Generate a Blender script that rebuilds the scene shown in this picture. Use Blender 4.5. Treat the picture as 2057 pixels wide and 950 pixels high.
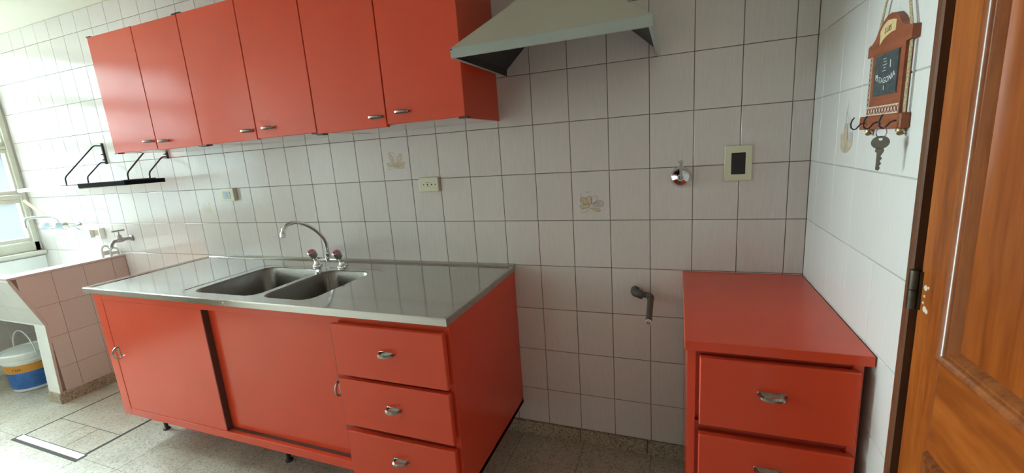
import bpy, bmesh, math, random
from mathutils import Vector, Matrix
random.seed(7)
for o in list(bpy.data.objects): bpy.data.objects.remove(o, do_unlink=True)
SC = bpy.context.scene
COL = SC.collection
PI = math.pi

# ------------------------------------------------------------------ camera, world, lights, exposure
cam_d = bpy.data.cameras.new('camera'); cam = bpy.data.objects.new('camera', cam_d); COL.objects.link(cam)
RM = ((0.93341015, 0.35213068, -0.0689164), (0.00679672, -0.20938602, -0.97780944), (-0.35874683, 0.91222885, -0.19783637))
CAM = Vector((0.1005, -1.7399, 1.3491))
m = Matrix.Identity(4)
for i in range(3):
    m[i][0] = RM[0][i]; m[i][1] = -RM[1][i]; m[i][2] = -RM[2][i]; m[i][3] = CAM[i]
cam.matrix_world = m
cam_d.sensor_fit = 'HORIZONTAL'; cam_d.sensor_width = 36.0; cam_d.lens = 864.5 / 2057.0 * 36.0
cam_d.clip_start = 0.02; cam_d.clip_end = 100
SC.camera = cam

W = bpy.data.worlds.new('sky'); SC.world = W; W.use_nodes = True
bg = W.node_tree.nodes['Background']
bg.inputs[0].default_value = (0.85, 1.0, 1.05, 1); bg.inputs[1].default_value = 30.0

XL, XR, YR, ZC = -4.48, 0.5195, -2.25, 2.36      # left wall, right wall, rear wall, ceiling
def portal(name, loc, rot, sx, sy):
    l = bpy.data.lights.new(name, 'AREA'); l.shape = 'RECTANGLE'; l.size = sx; l.size_y = sy
    l.cycles.is_portal = True
    o = bpy.data.objects.new(name, l); COL.objects.link(o); o.location = loc; o.rotation_euler = rot
    return o
portal('window_daylight', (XL - 0.14, -1.0, 1.6), (0, -PI / 2, 0), 1.56, 2.0)
VS = SC.view_settings
VS.view_transform = 'Standard'; VS.look = 'None'; VS.gamma = 1.0; VS.use_curve_mapping = False
VS.exposure = 1.36

# ------------------------------------------------------------------ materials
def newmat(name):
    m = bpy.data.materials.new(name); m.use_nodes = True
    nt = m.node_tree; return m, nt, nt.nodes['Principled BSDF']
def N(nt, t, **kw):
    n = nt.nodes.new(t)
    for k, v in kw.items():
        if k in n.inputs: n.inputs[k].default_value = v
        else: setattr(n, k, v)
    return n
def ramp(nt, src, stops):
    r = nt.nodes.new('ShaderNodeValToRGB'); e = r.color_ramp.elements
    while len(e) < len(stops): e.new(0.5)
    for el, (p, c) in zip(e, stops): el.position = p; el.color = (*c, 1)
    nt.links.new(src, r.inputs[0]); return r.outputs[0]
def mapping(nt, scale, rnd=False, coord='Object'):
    tc = N(nt, 'ShaderNodeTexCoord'); mp = N(nt, 'ShaderNodeMapping'); mp.inputs['Scale'].default_value = scale
    src = tc.outputs[coord]
    if rnd:
        oi = N(nt, 'ShaderNodeObjectInfo'); mul = N(nt, 'ShaderNodeMath', operation='MULTIPLY'); mul.inputs[1].default_value = 37.0
        nt.links.new(oi.outputs['Random'], mul.inputs[0])
        ad = N(nt, 'ShaderNodeVectorMath', operation='ADD'); nt.links.new(src, ad.inputs[0]); nt.links.new(mul.outputs[0], ad.inputs[1])
        src = ad.outputs[0]
    nt.links.new(src, mp.inputs[0]); return mp.outputs[0]
def noise(nt, vec, scale, detail=3, rough=0.55):
    n = N(nt, 'ShaderNodeTexNoise'); n.inputs['Scale'].default_value = scale; n.inputs['Detail'].default_value = detail
    n.inputs['Roughness'].default_value = rough
    nt.links.new(vec, n.inputs['Vector']); return n.outputs['Fac']
def bump(nt, b, h, strength, dist):
    n = N(nt, 'ShaderNodeBump'); n.inputs['Strength'].default_value = strength; n.inputs['Distance'].default_value = dist
    nt.links.new(h, n.inputs['Height']); nt.links.new(n.outputs[0], b.inputs['Normal'])
def plain(name, col, rough=0.5, metal=0.0, spec=0.5, var=0.06, scale=6, coat=0.0, coatr=0.1):
    m, nt, b = newmat(name)
    v = mapping(nt, (1, 1, 1)); f = noise(nt, v, scale, 4)
    c = ramp(nt, f, [(0.3, tuple(max(0, x * (1 - var)) for x in col)), (0.7, tuple(min(1, x * (1 + var)) for x in col))])
    nt.links.new(c, b.inputs['Base Color'])
    b.inputs['Roughness'].default_value = rough; b.inputs['Metallic'].default_value = metal
    b.inputs['Specular IOR Level'].default_value = spec
    b.inputs['Coat Weight'].default_value = coat; b.inputs['Coat Roughness'].default_value = coatr
    return m
def tilemat(name, col, rough, grain=1.0, spec=0.5):
    m, nt, b = newmat(name)
    v = mapping(nt, (420, 420, 14), rnd=True); f = noise(nt, v, 1.0, 3, 0.6)
    oi = N(nt, 'ShaderNodeObjectInfo')
    a = 0.06 * grain
    c1 = ramp(nt, f, [(0.3, tuple(x * (1 - a) for x in col)), (0.72, tuple(x * (1 + a) for x in col))])
    mx = N(nt, 'ShaderNodeMix', data_type='RGBA', blend_type='MULTIPLY'); mx.inputs[0].default_value = 1.0
    c2 = ramp(nt, oi.outputs['Random'], [(0.0, (0.965, 0.955, 0.95)), (0.5, (1, 0.985, 0.975)), (1.0, (1.0, 1.0, 1.0))])
    nt.links.new(c1, mx.inputs[6]); nt.links.new(c2, mx.inputs[7]); nt.links.new(mx.outputs[2], b.inputs['Base Color'])
    b.inputs['Roughness'].default_value = rough; b.inputs['Specular IOR Level'].default_value = spec
    bump(nt, b, f, 0.16 * grain, 0.0006)
    return m
def woodmat(name, c0, c1, c2, rough=0.3, axis='Z', scale=1.0):
    m, nt, b = newmat(name)
    sc = {'Z': (9, 9, 0.8), 'Y': (9, 0.8, 9), 'X': (0.8, 9, 9)}[axis]
    v = mapping(nt, tuple(s * scale for s in sc)); f = noise(nt, v, 2.2, 6, 0.6)
    v2 = mapping(nt, tuple(s * scale * 7 for s in sc)); f2 = noise(nt, v2, 2.5, 3, 0.6)
    ad = N(nt, 'ShaderNodeMath', operation='MULTIPLY_ADD'); ad.inputs[1].default_value = 0.35
    nt.links.new(f2, ad.inputs[0]); nt.links.new(f, ad.inputs[2])
    c = ramp(nt, ad.outputs[0], [(0.45, c0), (0.65, c1), (0.88, c2)])
    nt.links.new(c, b.inputs['Base Color']); b.inputs['Roughness'].default_value = rough; b.inputs['Specular IOR Level'].default_value = 0.3
    b.inputs['Coat Weight'].default_value = 0.15; b.inputs['Coat Roughness'].default_value = 0.2
    bump(nt, b, f2, 0.08, 0.0008)
    return m
def terrazzo(name, base, dark, light, rough=0.35):
    m, nt, b = newmat(name)
    tc = N(nt, 'ShaderNodeNewGeometry')
    def vor(scale):
        n = N(nt, 'ShaderNodeTexVoronoi'); n.inputs['Scale'].default_value = scale
        nt.links.new(tc.outputs['Position'], n.inputs['Vector']); return n
    v1 = vor(170); s1 = N(nt, 'ShaderNodeSeparateColor'); nt.links.new(v1.outputs['Color'], s1.inputs[0])
    c = ramp(nt, s1.outputs[0], [(0.0, dark), (0.25, base), (0.7, tuple((a + l) / 2 for a, l in zip(base, light))), (1.0, light)])
    nz = noise(nt, tc.outputs['Position'], 5, 5)
    mx = N(nt, 'ShaderNodeMix', data_type='RGBA', blend_type='MULTIPLY'); mx.inputs[0].default_value = 1.0
    g = ramp(nt, nz, [(0.3, (0.78, 0.75, 0.70)), (0.7, (1.0, 1.0, 1.0))])
    nt.links.new(c, mx.inputs[6]); nt.links.new(g, mx.inputs[7])
    nt.links.new(mx.outputs[2], b.inputs['Base Color']); b.inputs['Roughness'].default_value = rough
    return m
M = {}
M['tile'] = tilemat('glazed_wall_tile', (0.655, 0.605, 0.585), 0.15)
M['tile_right'] = tilemat('glazed_wall_tile_pale', (0.66, 0.64, 0.61), 0.22, 0.5)
M['tile_tub'] = tilemat('pink_tub_tile', (0.60, 0.50, 0.46), 0.25, 0.4)
M['tile_apron'] = tilemat('white_tub_tile', (0.72, 0.72, 0.70), 0.2, 0.3)
M['grout'] = plain('dark_grout', (0.16, 0.12, 0.10), 0.9, var=0.35, scale=9)
M['grout_tub'] = plain('brown_tub_grout', (0.24, 0.17, 0.145), 0.9, var=0.15)
M['grout_pale'] = plain('pale_grout', (0.36, 0.33, 0.30), 0.9, var=0.2, scale=9)
M['plaster'] = plain('painted_plaster', (0.74, 0.73, 0.68), 0.85, var=0.03, scale=2)
M['rear'] = plain('beige_rear_paint', (0.62, 0.575, 0.52), 0.8, var=0.03, scale=2)
M['ceiling'] = plain('cream_ceiling_paint', (0.74, 0.71, 0.60), 0.9, var=0.03, scale=1.5)
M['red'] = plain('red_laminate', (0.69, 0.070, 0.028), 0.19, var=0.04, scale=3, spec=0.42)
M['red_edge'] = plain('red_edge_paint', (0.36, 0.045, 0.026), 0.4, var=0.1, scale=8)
M['red_in'] = plain('brown_cabinet_interior', (0.10, 0.035, 0.025), 0.7)
M['under'] = plain('pale_cabinet_underside', (0.62, 0.50, 0.46), 0.12, var=0.03)
M['nickel'] = plain('aged_nickel', (0.34, 0.32, 0.29), 0.26, metal=1.0, var=0.2, scale=60)
M['chrome'] = plain('chrome', (0.78, 0.78, 0.78), 0.08, metal=1.0, var=0.02)
M['chrome_dull'] = plain('dull_chrome', (0.42, 0.40, 0.40), 0.3, metal=1.0, var=0.15, scale=50)
M['black_metal'] = plain('black_painted_steel', (0.022, 0.022, 0.028), 0.45)
M['matte_black'] = plain('matte_black_metal', (0.012, 0.012, 0.014), 0.9, spec=0.05)
M['soot'] = plain('greasy_black_metal', (0.012, 0.011, 0.011), 0.5, var=0.5, scale=300)
M['hood'] = plain('grey_green_enamel', (0.45, 0.42, 0.345), 0.42, var=0.04, scale=5)
M['hood_rim'] = plain('grey_enamel_rim', (0.36, 0.40, 0.375), 0.4, var=0.04, scale=5)
M['cream'] = plain('cream_plastic', (0.66, 0.63, 0.47), 0.38, var=0.03)
M['black'] = plain('black_plastic', (0.010, 0.010, 0.012), 0.35)
M['bluegrey'] = plain('blue_grey_plastic', (0.36, 0.43, 0.46), 0.4)
M['rust'] = plain('dark_gas_pipe', (0.085, 0.075, 0.062), 0.55, var=0.3, scale=30)
M['white'] = plain('white_plastic', (0.76, 0.78, 0.76), 0.35, var=0.02)
M['enamel'] = plain('white_enamel', (0.80, 0.80, 0.77), 0.25, var=0.03)
M['winframe'] = plain('cream_window_paint', (0.56, 0.54, 0.46), 0.45, var=0.05, scale=12)
M['brass'] = plain('old_brass', (0.45, 0.35, 0.19), 0.4, metal=1.0, var=0.2, scale=40)
M['keymetal'] = plain('dull_key_metal', (0.09, 0.075, 0.055), 0.5, metal=0.7, var=0.2, scale=60)
M['hinge'] = plain('dark_hinge_iron', (0.085, 0.072, 0.055), 0.4, metal=1.0, var=0.3, scale=30)
M['alu'] = plain('white_aluminium', (0.86, 0.90, 0.92), 0.3, var=0.03)
M['gap'] = plain('dark_floor_joint', (0.07, 0.065, 0.06), 0.9)
M['terra_dark'] = terrazzo('terrazzo_baseboard', (0.34, 0.27, 0.20), (0.16, 0.11, 0.07), (0.52, 0.44, 0.34))
M['terra'] = terrazzo('terrazzo_floor', (0.47, 0.435, 0.365), (0.31, 0.265, 0.205), (0.60, 0.57, 0.50), 0.36)
M['wood'] = woodmat('varnished_door_wood', (0.145, 0.032, 0.006), (0.27, 0.066, 0.010), (0.38, 0.107, 0.017), 0.3)
M['wood_h'] = woodmat('varnished_rail_wood', (0.145, 0.032, 0.006), (0.27, 0.066, 0.010), (0.38, 0.107, 0.017), 0.3, 'Y')
M['wood_panel'] = woodmat('varnished_panel_wood', (0.125, 0.027, 0.005), (0.225, 0.050, 0.007), (0.31, 0.080, 0.012), 0.3, 'Z', 0.6)
M['wood_dark'] = woodmat('dark_frame_wood', (0.06, 0.022, 0.009), (0.12, 0.045, 0.02), (0.17, 0.065, 0.03), 0.35)
M['rackwood'] = woodmat('red_brown_rack_wood', (0.17, 0.042, 0.018), (0.25, 0.065, 0.027), (0.30, 0.085, 0.035), 0.45, 'Y', 3.0)
M['stick'] = woodmat('pale_stick_wood', (0.40, 0.28, 0.15), (0.55, 0.41, 0.24), (0.62, 0.48, 0.30), 0.6, 'X', 2)
M['slate'] = plain('slate_board', (0.045, 0.055, 0.058), 0.6, var=0.4, scale=70)
M['chalk'] = plain('chalk', (0.62, 0.64, 0.62), 0.9)
M['parch'] = plain('parchment', (0.58, 0.42, 0.20), 0.7, var=0.12, scale=60)
M['ink'] = plain('brown_ink', (0.13, 0.075, 0.03), 0.8)
M['rope'] = plain('jute_twine', (0.42, 0.33, 0.20), 0.9, var=0.4, scale=350)
M['ribbon'] = plain('cream_ribbon', (0.55, 0.42, 0.30), 0.85, var=0.1, scale=90)
M['ribbon_red'] = plain('dark_red_ribbon', (0.22, 0.05, 0.045), 0.85, var=0.2, scale=90)
M['ochre_line'] = plain('ochre_print_line', (0.36, 0.25, 0.13), 0.3)
M['ochre_fill'] = plain('ochre_print_fill', (0.58, 0.475, 0.34), 0.25, var=0.12, scale=80)
M['grey_fill'] = plain('grey_print_fill', (0.49, 0.475, 0.45), 0.25, var=0.12, scale=80)
M['ochre_faint'] = plain('faint_ochre_print', (0.64, 0.56, 0.45), 0.2, var=0.05, scale=80)
M['brown_line'] = plain('brown_print_line', (0.22, 0.14, 0.075), 0.3)
M['orange'] = plain('orange_label', (0.62, 0.27, 0.035), 0.4)
M['blue'] = plain('blue_label', (0.035, 0.14, 0.42), 0.4, var=0.3, scale=25)
M['capred'] = plain('red_tap_cap', (0.42, 0.06, 0.06), 0.3)
M['acrylic'] = plain('pale_blue_knob', (0.50, 0.60, 0.66), 0.12, var=0.05, coat=0.5)
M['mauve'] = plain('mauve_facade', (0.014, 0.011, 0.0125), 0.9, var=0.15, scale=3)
M['blocker'] = plain('grey_green_blocker', (0.055, 0.066, 0.066), 0.9, var=0.1, scale=1.2)
M['ground'] = plain('grey_ground', (0.16, 0.16, 0.155), 0.9)
def steel(name, col, rough, wav):
    m, nt, b = newmat(name)
    b.inputs['Base Color'].default_value = (*col, 1); b.inputs['Metallic'].default_value = 1.0
    v = mapping(nt, (1, 1, 1)); f = noise(nt, v, 14, 2); f2 = noise(nt, mapping(nt, (12, 500, 500)), 1.0, 3)
    r = ramp(nt, f2, [(0.3, (rough * .85,) * 3), (0.7, (rough * 1.25,) * 3)]); nt.links.new(r, b.inputs['Roughness'])
    bump(nt, b, f, wav, 0.01)
    return m
M['steel'] = steel('stainless_steel', (0.54, 0.52, 0.49), 0.10, 0.03)
M['steel_bowl'] = steel('brushed_steel_bowl', (0.24, 0.23, 0.21), 0.30, 0.02)
def glassmat():
    m, nt, b = newmat('frosted_pane'); nt.nodes.remove(b)
    out = nt.nodes['Material Output']
    tr = N(nt, 'ShaderNodeBsdfTransparent'); tr.inputs[0].default_value = (0.93, 0.97, 0.96, 1)
    tl = N(nt, 'ShaderNodeBsdfTranslucent'); tl.inputs[0].default_value = (0.86, 0.93, 0.93, 1)
    gl = N(nt, 'ShaderNodeBsdfGlossy'); gl.inputs['Roughness'].default_value = 0.12
    f = noise(nt, mapping(nt, (1, 1, 1)), 160, 2)
    bp = N(nt, 'ShaderNodeBump'); bp.inputs['Strength'].default_value = 0.5; bp.inputs['Distance'].default_value = 0.002
    nt.links.new(f, bp.inputs['Height']); nt.links.new(bp.outputs[0], gl.inputs['Normal'])
    a = N(nt, 'ShaderNodeMixShader'); a.inputs[0].default_value = 0.012
    nt.links.new(tr.outputs[0], a.inputs[1]); nt.links.new(tl.outputs[0], a.inputs[2])
    c = N(nt, 'ShaderNodeMixShader'); c.inputs[0].default_value = 0.03
    nt.links.new(a.outputs[0], c.inputs[1]); nt.links.new(gl.outputs[0], c.inputs[2]); nt.links.new(c.outputs[0], out.inputs[0])
    return m
M['pane'] = glassmat()

# ------------------------------------------------------------------ mesh helpers
def link(o, parent=None):
    COL.objects.link(o)
    if parent is not None: o.parent = parent
    return o
def tag(o, label=None, cat=None, group=None, kind=None):
    if label: o['label'] = label
    if cat: o['category'] = cat
    if group: o['group'] = group
    if kind: o['kind'] = kind
    return o
def empty(name, loc, label=None, cat=None, group=None, kind=None):
    o = bpy.data.objects.new(name, None); o.empty_display_size = 0.05; o.location = loc; link(o)
    return tag(o, label, cat, group, kind)
def obj(name, bm, mats, parent=None, smooth=False, origin=None):
    me = bpy.data.meshes.new(name)
    bmesh.ops.recalc_face_normals(bm, faces=bm.faces)
    off = Vector((0, 0, 0))
    if parent is not None:
        off = parent_world(parent)
    elif origin is not None: off = Vector(origin)
    if off.length > 0: bmesh.ops.translate(bm, verts=bm.verts, vec=-off)
    bm.to_mesh(me); bm.free()
    for k in (mats if isinstance(mats, (list, tuple)) else [mats]): me.materials.append(M[k])
    if smooth:
        for p in me.polygons: p.use_smooth = True
        try: me.set_sharp_from_angle(angle=math.radians(38))
        except Exception: pass
    o = bpy.data.objects.new(name, me)
    if parent is None: o.location = off
    return link(o, parent)
def parent_world(p):
    v = Vector((0, 0, 0))
    while p is not None: v = v + p.location; p = p.parent
    return v
def B(): return bmesh.new()
def box(bm, x0, x1, y0, y1, z0, z1, bev=0.0, seg=1, mi=0):
    x0, x1 = min(x0, x1), max(x0, x1); y0, y1 = min(y0, y1), max(y0, y1); z0, z1 = min(z0, z1), max(z0, z1)
    r = bmesh.ops.create_cube(bm, size=1.0); vs = r['verts']
    for v in vs:
        v.co = Vector((x0 + (v.co.x + .5) * (x1 - x0), y0 + (v.co.y + .5) * (y1 - y0), z0 + (v.co.z + .5) * (z1 - z0)))
    fs = list({f for v in vs for f in v.link_faces})
    for f in fs: f.material_index = mi
    if bev > 0:
        es = list({e for v in vs for e in v.link_edges})
        bmesh.ops.bevel(bm, geom=es, offset=bev, segments=seg, affect='EDGES', profile=0.5)
    return bm
def frame_of(d):
    d = d.normalized(); u = Vector((0, 0, 1)) if abs(d.z) < 0.9 else Vector((1, 0, 0))
    a = d.cross(u).normalized(); return a, d.cross(a).normalized()
def tube(bm, pts, r, n=10, cap=True, mi=0):
    pts = [Vector(p) for p in pts]; rr = r if isinstance(r, (list, tuple)) else [r] * len(pts)
    rings = []; a = None
    for i, p in enumerate(pts):
        d = (pts[min(i + 1, len(pts) - 1)] - pts[max(i - 1, 0)]).normalized()
        if a is None: a, b = frame_of(d)
        else:
            a = (a - d * a.dot(d)).normalized(); b = d.cross(a)
        rings.append([bm.verts.new(p + (a * math.cos(t) + b * math.sin(t)) * rr[i]) for t in [2 * PI * k / n for k in range(n)]])
    for i in range(len(rings) - 1):
        for k in range(n):
            f = bm.faces.new((rings[i][k], rings[i][(k + 1) % n], rings[i + 1][(k + 1) % n], rings[i + 1][k])); f.material_index = mi
    if cap:
        for rg in (rings[0], rings[-1]): bm.faces.new(rg).material_index = mi
    return bm
def lathe(bm, base, axis, prof, n=20, mi=0):
    """prof: list of (radius, distance along axis)"""
    base = Vector(base); d = Vector(axis).normalized(); a, b = frame_of(d); rings = []
    for r, h in prof:
        c = base + d * h
        rings.append([bm.verts.new(c)] if r < 1e-6 else [bm.verts.new(c + (a * math.cos(2 * PI * k / n) + b * math.sin(2 * PI * k / n)) * r) for k in range(n)])
    for i in range(len(rings) - 1):
        p, q = rings[i], rings[i + 1]
        for k in range(n):
            k2 = (k + 1) % n
            if len(p) == 1 and len(q) == 1: continue
            if len(p) == 1: f = bm.faces.new((p[0], q[k], q[k2]))
            elif len(q) == 1: f = bm.faces.new((p[k], p[k2], q[0]))
            else: f = bm.faces.new((p[k], p[k2], q[k2], q[k]))
            f.material_index = mi
    for rg in (rings[0], rings[-1]):
        if len(rg) > 2: bm.faces.new(rg).material_index = mi
    return bm
def prism(bm, poly, f0, f1, mi=0):
    """poly: 2-D points; f0/f1 map a 2-D point to 3-D for the two ends"""
    a = [bm.verts.new(f0(p)) for p in poly]; b = [bm.verts.new(f1(p)) for p in poly]
    n = len(poly)
    for i in range(n): bm.faces.new((a[i], a[(i + 1) % n], b[(i + 1) % n], b[i])).material_index = mi
    bm.faces.new(a).material_index = mi; bm.faces.new(b[::-1]).material_index = mi
    return bm
def arc(c, r, a0, a1, n):
    return [(c[0] + r * math.cos(a0 + (a1 - a0) * i / n), c[1] + r * math.sin(a0 + (a1 - a0) * i / n)) for i in range(n + 1)]
def rrect(x0, x1, y0, y1, r, n=5):
    p = []
    for cx, cy, a in ((x1 - r, y1 - r, 0), (x0 + r, y1 - r, PI / 2), (x0 + r, y0 + r, PI), (x1 - r, y0 + r, 1.5 * PI)):
        p += arc((cx, cy), r, a, a + PI / 2, n)
    return p
def copy_tree(o, parent=None):
    c = o.copy(); COL.objects.link(c); c.parent = parent
    for ch in o.children: copy_tree(ch, c)
    return c
def text_mesh(s, size, fn, mat, name, parent, extrude=0.0006):
    """flat letters; fn maps (x, y) in text plane to world"""
    cu = bpy.data.curves.new(name, 'FONT'); cu.body = s; cu.size = size; cu.align_x = 'CENTER'; cu.resolution_u = 3
    t = bpy.data.objects.new(name, cu); COL.objects.link(t)
    dg = bpy.context.evaluated_depsgraph_get(); me = bpy.data.meshes.new_from_object(t.evaluated_get(dg))
    bpy.data.objects.remove(t, do_unlink=True)
    bm = B(); bm.from_mesh(me); bpy.data.meshes.remove(me)
    for v in bm.verts: v.co = Vector(fn(v.co.x, v.co.y))
    return obj(name, bm, mat, parent)

# ------------------------------------------------------------------ the room
TW, TH, Z0 = 0.15279, 0.2, 1.042          # wall tile pitch; Z0 = a joint line
TB = 0.066                                # baseboard height
G = 0.0012                                # half joint
def tile_mesh(name, w, h, mat, t=0.0022, b=0.0011):
    """local: x width, z height, front at y=0 facing -y"""
    bm = B(); x, z = w / 2 - G, h / 2 - G
    rings = [[(-x, t, -z), (x, t, -z), (x, t, z), (-x, t, z)], [(-x, b, -z), (x, b, -z), (x, b, z), (-x, b, z)],
             [(-x + b, 0, -z + b), (x - b, 0, -z + b), (x - b, 0, z - b), (-x + b, 0, z - b)]]
    R = [[bm.verts.new(p) for p in r] for r in rings]
    for i in range(2):
        for k in range(4): bm.faces.new((R[i][k], R[i][(k + 1) % 4], R[i + 1][(k + 1) % 4], R[i + 1][k]))
    bm.faces.new(R[2])
    bmesh.ops.recalc_face_normals(bm, faces=bm.faces)
    me = bpy.data.meshes.new(name); bm.to_mesh(me); bm.free(); me.materials.append(M[mat]); return me
MC = {}
def tile(parent, cx, cy, cz, w, h, rz, mat, name='tile'):
    k = (round(w, 4), round(h, 4), mat)
    if k not in MC: MC[k] = tile_mesh('tile', w, h, mat)
    o = bpy.data.objects.new(name, MC[k]); o.rotation_euler = (0, 0, rz)
    o.location = Vector((cx, cy, cz)) - parent_world(parent); return link(o, parent)

bm = B(); box(bm, XL - 0.12, XR + 0.15, YR - 0.12, 0.12, -0.06, -0.0015)
floor = tag(obj('floor', bm, 'gap'), 'beige terrazzo floor under the red cabinets', kind='structure')
bm = B(); box(bm, XL - 0.12, XR + 0.15, YR - 0.12, 0.12, ZC, ZC + 0.08)
tag(obj('ceiling', bm, 'ceiling'), 'cream painted ceiling above the tiled wall', kind='structure')
bm = B(); box(bm, XL - 0.12, XR + 0.15, 0.0016, 0.12, -0.03, ZC)
wall_back = tag(obj('wall_back', bm, 'grout'), 'long wall of pinkish white glazed tiles', kind='structure')
# right wall with the door opening
DY0, DY1, DZ = -0.7215, -1.62, 2.09
bm = B(); box(bm, XR + 0.0016, XR + 0.12, DY0, 0.0016, -0.03, ZC); box(bm, XR + 0.0016, XR + 0.12, DY1, DY0, DZ, ZC); box(bm, XR + 0.0016, XR + 0.12, YR - 0.12, DY1, -0.03, ZC)
wall_right = tag(obj('wall_right', bm, 'grout_pale'), 'short wall of pale tiles beside the wooden door', kind='structure')
# left wall with window opening
WY0, WY1, WZ0, WZ1 = -0.012, -1.985, 0.845, 2.34
bm = B()
box(bm, XL - 0.12, XL - 0.0016, YR - 0.12, 0.0016, -0.03, WZ0); box(bm, XL - 0.12, XL - 0.0016, YR - 0.12, 0.0016, WZ1, ZC)
box(bm, XL - 0.12, XL - 0.0016, WY0, 0.0016, WZ0, WZ1); box(bm, XL - 0.12, XL - 0.0016, YR - 0.12, WY1, WZ0, WZ1)
wall_left = tag(obj('wall_left', bm, 'plaster'), 'end wall holding the cream window', kind='structure')
# rear wall behind the camera
bm = B(); box(bm, XL - 0.12, XR + 0.12, YR - 0.12, YR, -0.03, ZC)
tag(obj('wall_front', bm, 'rear'), 'plain wall facing the cabinets', kind='structure')

# wall tiles: back wall
def colx(c): return c * TW
rows_z = [(TB, Z0 - 4 * TH)] + [(Z0 + r * TH, Z0 + (r + 1) * TH) for r in range(-4, 6)] + [(Z0 + 6 * TH, ZC)]
def proj(p):
    d = Vector(p) - CAM; q = [sum(RM[i][k] * d[k] for k in range(3)) for i in range(3)]
    if q[2] < 0.05: return None
    return 1028.5 + 864.5 * q[0] / q[2], 475 + 864.5 * q[1] / q[2]
def seen(pts):
    uv = [proj(p) for p in pts]; uv = [u for u in uv if u]
    return bool(uv) and max(u[0] for u in uv) > 0 and min(u[0] for u in uv) < 2057 and max(u[1] for u in uv) > 0 and min(u[1] for u in uv) < 950
def blocked(p):
    """would the fitted furniture hide this wall point from the room side"""
    d = Vector(p) - CAM
    for (x0, x1, y0, y1, z0, z1) in ((-2.645, -0.595, -0.33, 0, 1.47, 2.035), (-2.56, -0.59, -0.61, 0, 0.16, 0.83), (0.12, 0.52, -0.63, 0, 0.1, 0.84), (-4.4, -3.45, -0.47, 0, 0.52, 0.8)):
        t0, t1 = 0.0, 0.999
        for k, (a, b) in enumerate(((x0, x1), (y0, y1), (z0, z1))):
            if abs(d[k]) < 1e-9:
                if not a <= CAM[k] <= b: t0 = 2
                continue
            u, v = (a - CAM[k]) / d[k], (b - CAM[k]) / d[k]; t0 = max(t0, min(u, v)); t1 = min(t1, max(u, v))
        if t0 < t1: return True
    return False
rest = B(); tiles_back = {}
for c in range(-30, 4):
    x0, x1 = max(colx(c), XL), min(colx(c + 1), XR)
    if x1 - x0 < 0.01: continue
    for ri, (z0, z1) in enumerate(rows_z):
        pts = [(x0 + (x1 - x0) * a, 0, z0 + (z1 - z0) * b) for a in (0.04, .5, 0.96) for b in (0.04, .5, 0.96)]
        cx, cz, w, h = (x0 + x1) / 2, (z0 + z1) / 2, x1 - x0, z1 - z0
        if any(seen([p]) and not blocked(p) for p in pts):
            tiles_back[(c, ri)] = tile(wall_back, cx, 0, cz, w, h, 0, 'tile')
        else:
            k = (round(w, 4), round(h, 4), 'tile')
            if k not in MC: MC[k] = tile_mesh('tile', w, h, 'tile')
            n0 = len(rest.verts); rest.from_mesh(MC[k]); rest.verts.ensure_lookup_table()
            for v in rest.verts[n0:]: v.co += Vector((cx, 0, cz))
tag(obj('hidden_tiles', rest, 'tile', wall_back), kind='stuff')
# right wall tiles
ry = [0, 0.0855, 0.2445, 0.4035, 0.5625, 0.7215]; tiles_right = {}
for k in range(5):
    for ri, (z0, z1) in enumerate(rows_z):
        tiles_right[(k, ri)] = tile(wall_right, XR, -(ry[k] + ry[k + 1]) / 2, (z0 + z1) / 2, ry[k + 1] - ry[k], z1 - z0, -PI / 2, 'tile_right')
# left wall tiles under the window (seen past the tub)
lz = [TB, 0.242, 0.442, 0.642, 0.822]
for k in range(5):
    for a, b in zip(lz, lz[1:]):
        tile(wall_left, XL, -(k * TW + TW / 2), (a + b) / 2, TW, b - a, PI / 2, 'tile')

# printed flower motifs on five tiles
def blob(bm, pts, y, mi):
    bm.faces.new([bm.verts.new((p[0], y, p[1])) for p in pts]).material_index = mi
def line(bm, pts, w, y, mi, closed=False):
    n = len(pts); L = []
    for i in range(n):
        a = pts[(i - 1) % n] if closed else pts[max(i - 1, 0)]; b = pts[(i + 1) % n] if closed else pts[min(i + 1, n - 1)]
        dx, dz = b[0] - a[0], b[1] - a[1]; l = math.hypot(dx, dz) or 1
        nx, nz = -dz / l * w / 2, dx / l * w / 2
        L.append((bm.verts.new((pts[i][0] + nx, y, pts[i][1] + nz)), bm.verts.new((pts[i][0] - nx, y, pts[i][1] - nz))))
    for i in range(n if closed else n - 1):
        j = (i + 1) % n; bm.faces.new((L[i][0], L[j][0], L[j][1], L[i][1])).material_index = mi
def petal(cx, cz, L, wd, ang, n=14):
    out = []
    for i in range(n):
        t = 2 * PI * i / n; u = L * (1 - math.cos(t)) / 2; v = wd * math.sin(t) * (0.55 + 0.45 * math.sin(t / 2) ** 2)
        out.append((cx + u * math.cos(ang) - v * math.sin(ang), cz + u * math.sin(ang) + v * math.cos(ang)))
    return out
def motif(t, petals, mats, extra=(), s=1.0, label=None):
    bm = B()
    for i, (cx, cz, L, wd, a, fi) in enumerate(petals):
        p = [(x * s, z * s) for x, z in petal(cx, cz, L, wd, math.radians(a))]
        if fi >= 0: blob(bm, p, -0.00015 - i * 0.00002, fi)
        if fi != 9: line(bm, p, 0.0011 * s, -0.0004 - i * 0.00001, 2, True)
    for pts in extra: line(bm, [(x * s, z * s) for x, z in pts], 0.0013 * s, -0.0005, 2)
    me = bpy.data.meshes.new('flower_motif'); bm.to_mesh(me); bm.free()
    for k in mats: me.materials.append(M[k])
    o = link(bpy.data.objects.new('flower_motif', me), t)
    if label: o['label'] = label
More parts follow.
